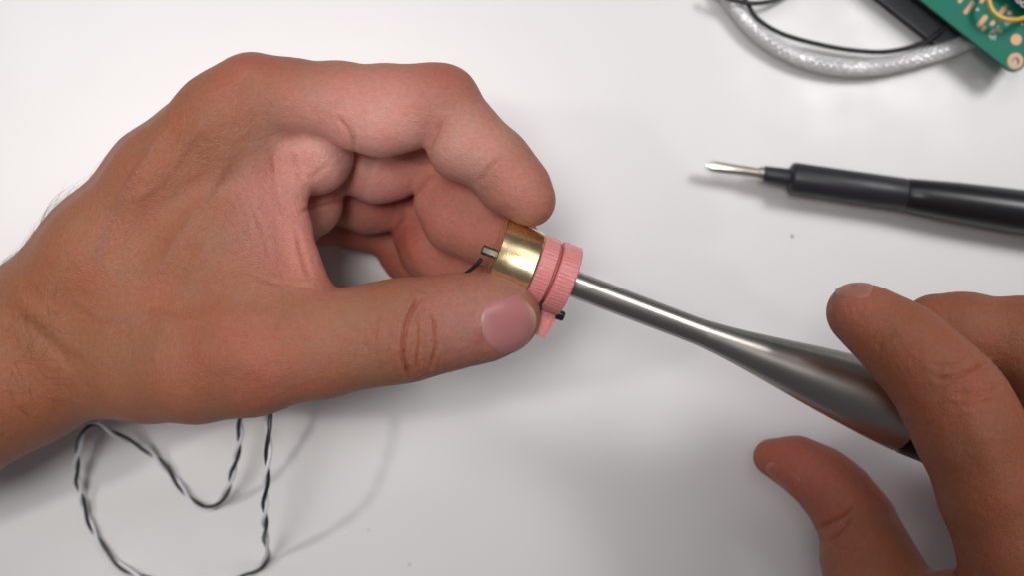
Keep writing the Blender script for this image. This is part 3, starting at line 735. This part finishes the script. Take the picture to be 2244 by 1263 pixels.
board = from_bm("board", bm, GREEN, PCB, smooth=False); board.data.materials.append(FR4)
def pad(px, py, length, width, ang_e2=True, m=COPPER, name="pad", h=.05, hole_r=0, parent=PCB):
    """rounded copper pad; sizes in photo pixels, long side along e2 (or e1)"""
    mm = (CAM_Z - ZB) / PXMM; l, w = length * mm / 2, width * mm / 2
    c = PX(px, py, ZB); d, s_ = (e2, e1) if ang_e2 else (e1, e2)
    pts = [(max(l - w, 0) * (1 if math.cos(t) >= 0 else -1) + w * math.cos(t), w * math.sin(t)) for t in np.linspace(0, 2 * math.pi, 25)[:-1]]
    bm = bmesh.new()
    t1 = [bm.verts.new((c + d * a + s_ * q + [0, 0, h]) / 1000) for a, q in pts]; t0 = [bm.verts.new((c + d * a + s_ * q + [0, 0, -.01]) / 1000) for a, q in pts]
    n = len(pts)
    if hole_r:
        r_ = hole_r * mm; i1 = [bm.verts.new((c + d * r_ * math.cos(t) + s_ * r_ * math.sin(t) + [0, 0, h]) / 1000) for t in np.linspace(0, 2 * math.pi, 25)[:-1]]
        i0 = [bm.verts.new((c + d * r_ * math.cos(t) + s_ * r_ * math.sin(t) + [0, 0, -1.5]) / 1000) for t in np.linspace(0, 2 * math.pi, 25)[:-1]]
        for k in range(n):
            bm.faces.new((t1[k], t1[(k + 1) % n], i1[(k + 1) % n], i1[k])); bm.faces.new((i1[k], i1[(k + 1) % n], i0[(k + 1) % n], i0[k]))
    else: bm.faces.new(t1)
    for k in range(n): bm.faces.new((t1[k], t0[k], t0[(k + 1) % n], t1[(k + 1) % n]))
    bmesh.ops.recalc_face_normals(bm, faces=bm.faces)
    return from_bm(name, bm, m, parent, smooth=False)
pad(2225, 133, 36, 34, hole_r=8.5, name="mounting_ring")
pad(2227, 86, 25, 24)
for (x, y, l, w) in ((2124, 16, 35, 10), (2105, -1, 16, 9), (2152, 46, 33, 11), (2175, 50, 13, 9), (2155, 62, 13, 9), (2152, 0, 14, 9), (2198, 21, 28, 10), (2212, 27, 10, 10), (2225, 44, 9, 6)): pad(x, y, l, w)
for k in range(26):
    x, y = 2165 + rng.uniform(0, 34), 72; i, j = k % 6, k // 6
    q = np.array([2166.0, 74.0]) + np.array([.80, -.60]) * i * 5.2 + np.array([.6, .8]) * j * 4.2 
    if (i * 7 + j * 5) % 4: pad(q[0], q[1], 4.2, 3.0, m=(COPPER if i > 2 else SILK))
for k in range(10):
    q = np.array([2203.0, 50.0]) + np.array([.80, -.60]) * (k % 5) * 5 + np.array([.6, .8]) * (k // 5) * 5; pad(q[0], q[1], 3.6, 2.6, m=SILK)
for (x, y) in ((2142, 20), (2124, -6), (2240, 52)): pad(x, y, 6, 5, m=SILK)
# nickel can standing on the board with raised lettering
cc = PX(2196, -14, ZB); bm = bmesh.new(); bmesh.ops.create_cube(bm, size=1)
for v in bm.verts: v.co = (cc + e1 * (-(v.co.x + .5) * 22 + 6) + e2 * ((v.co.y + .5) * 16 + .3) + [0, 0, (v.co.z + .5) * 5.2]) / 1000
bmesh.ops.bevel(bm, geom=bm.edges[:], offset=.0004, segments=2, affect='EDGES'); bmesh.ops.recalc_face_normals(bm, faces=bm.faces)
can = from_bm("metal_can", bm, CAN, PCB)
LET, _, _ = mat("pale_lettering", (.78, .74, .70), .5)
cu = bpy.data.curves.new("lettering", 'FONT'); cu.body = "oo"; cu.size = .0032; cu.extrude = .00004
to_ = bpy.data.objects.new("lettering_curve", cu); COL.objects.link(to_)
bpy.context.view_layer.update(); me = bpy.data.meshes.new_from_object(to_.evaluated_get(bpy.context.evaluated_depsgraph_get())); bpy.data.objects.remove(to_)
c0 = PX(2223, 1, ZB + 5.2) + np.array([0, 0, .06])
me.transform(Matrix.Translation(Vector(c0 / 1000)) @ Matrix.Rotation(math.atan2(-e1[1], -e1[0]), 4, 'Z'))
link("lettering", me, LET, can, smooth=False)
yw = catmull([PX(*q) for q in ((2176, -40, 14), (2167, -8, 16), (2172, 18, 16.5), (2190, 36, 16.5), (2216, 43, 16.5), (2246, 38, 17), (2280, 20, 17))], 12)
from_bm("yellow_wire", tube_bm(yw, .68, 12), YEL, PCB)
# added dark slab under the board, standing in for shade at its edge, and the posts that carry the board
bm = bmesh.new(); bmesh.ops.create_cube(bm, size=1)
for v in bm.verts: v.co = bd(18.5 + (v.co.x + .5) * 58, -4.2 + (v.co.y + .5) * 45, .1 + (v.co.z + .5) * 3.2)
bmesh.ops.bevel(bm, geom=bm.edges[:], offset=.0006, segments=2, affect='EDGES'); bmesh.ops.recalc_face_normals(bm, faces=bm.faces)
from_bm("shade_slab", bm, DKG, PCB)

# a few crumbs of dust on the table top
DUST, _, _ = mat("grey_dust", (.35, .33, .32), .8)
for (x, y, r) in ((1737, 517, .45), (897, 1238, .35), (808, 1163, .25)):
    bm = bmesh.new(); bmesh.ops.create_icosphere(bm, subdivisions=2, radius=r / 1000)
    for v in bm.verts: v.co = Vector((v.co.x * random.uniform(.7, 1.3), v.co.y * random.uniform(.7, 1.2), v.co.z * .6)) + M(x, y, r * .5)
    tag(from_bm("dust_crumb", bm, DUST), {1737: "grey dust crumb on the table below the black precision screwdriver", 897: "grey dust crumb at the bottom edge of the table right of the twisted wire", 808: "faint dust crumb beside the twisted wire on the table"}[x], "dust crumb", "dust crumbs on the table")
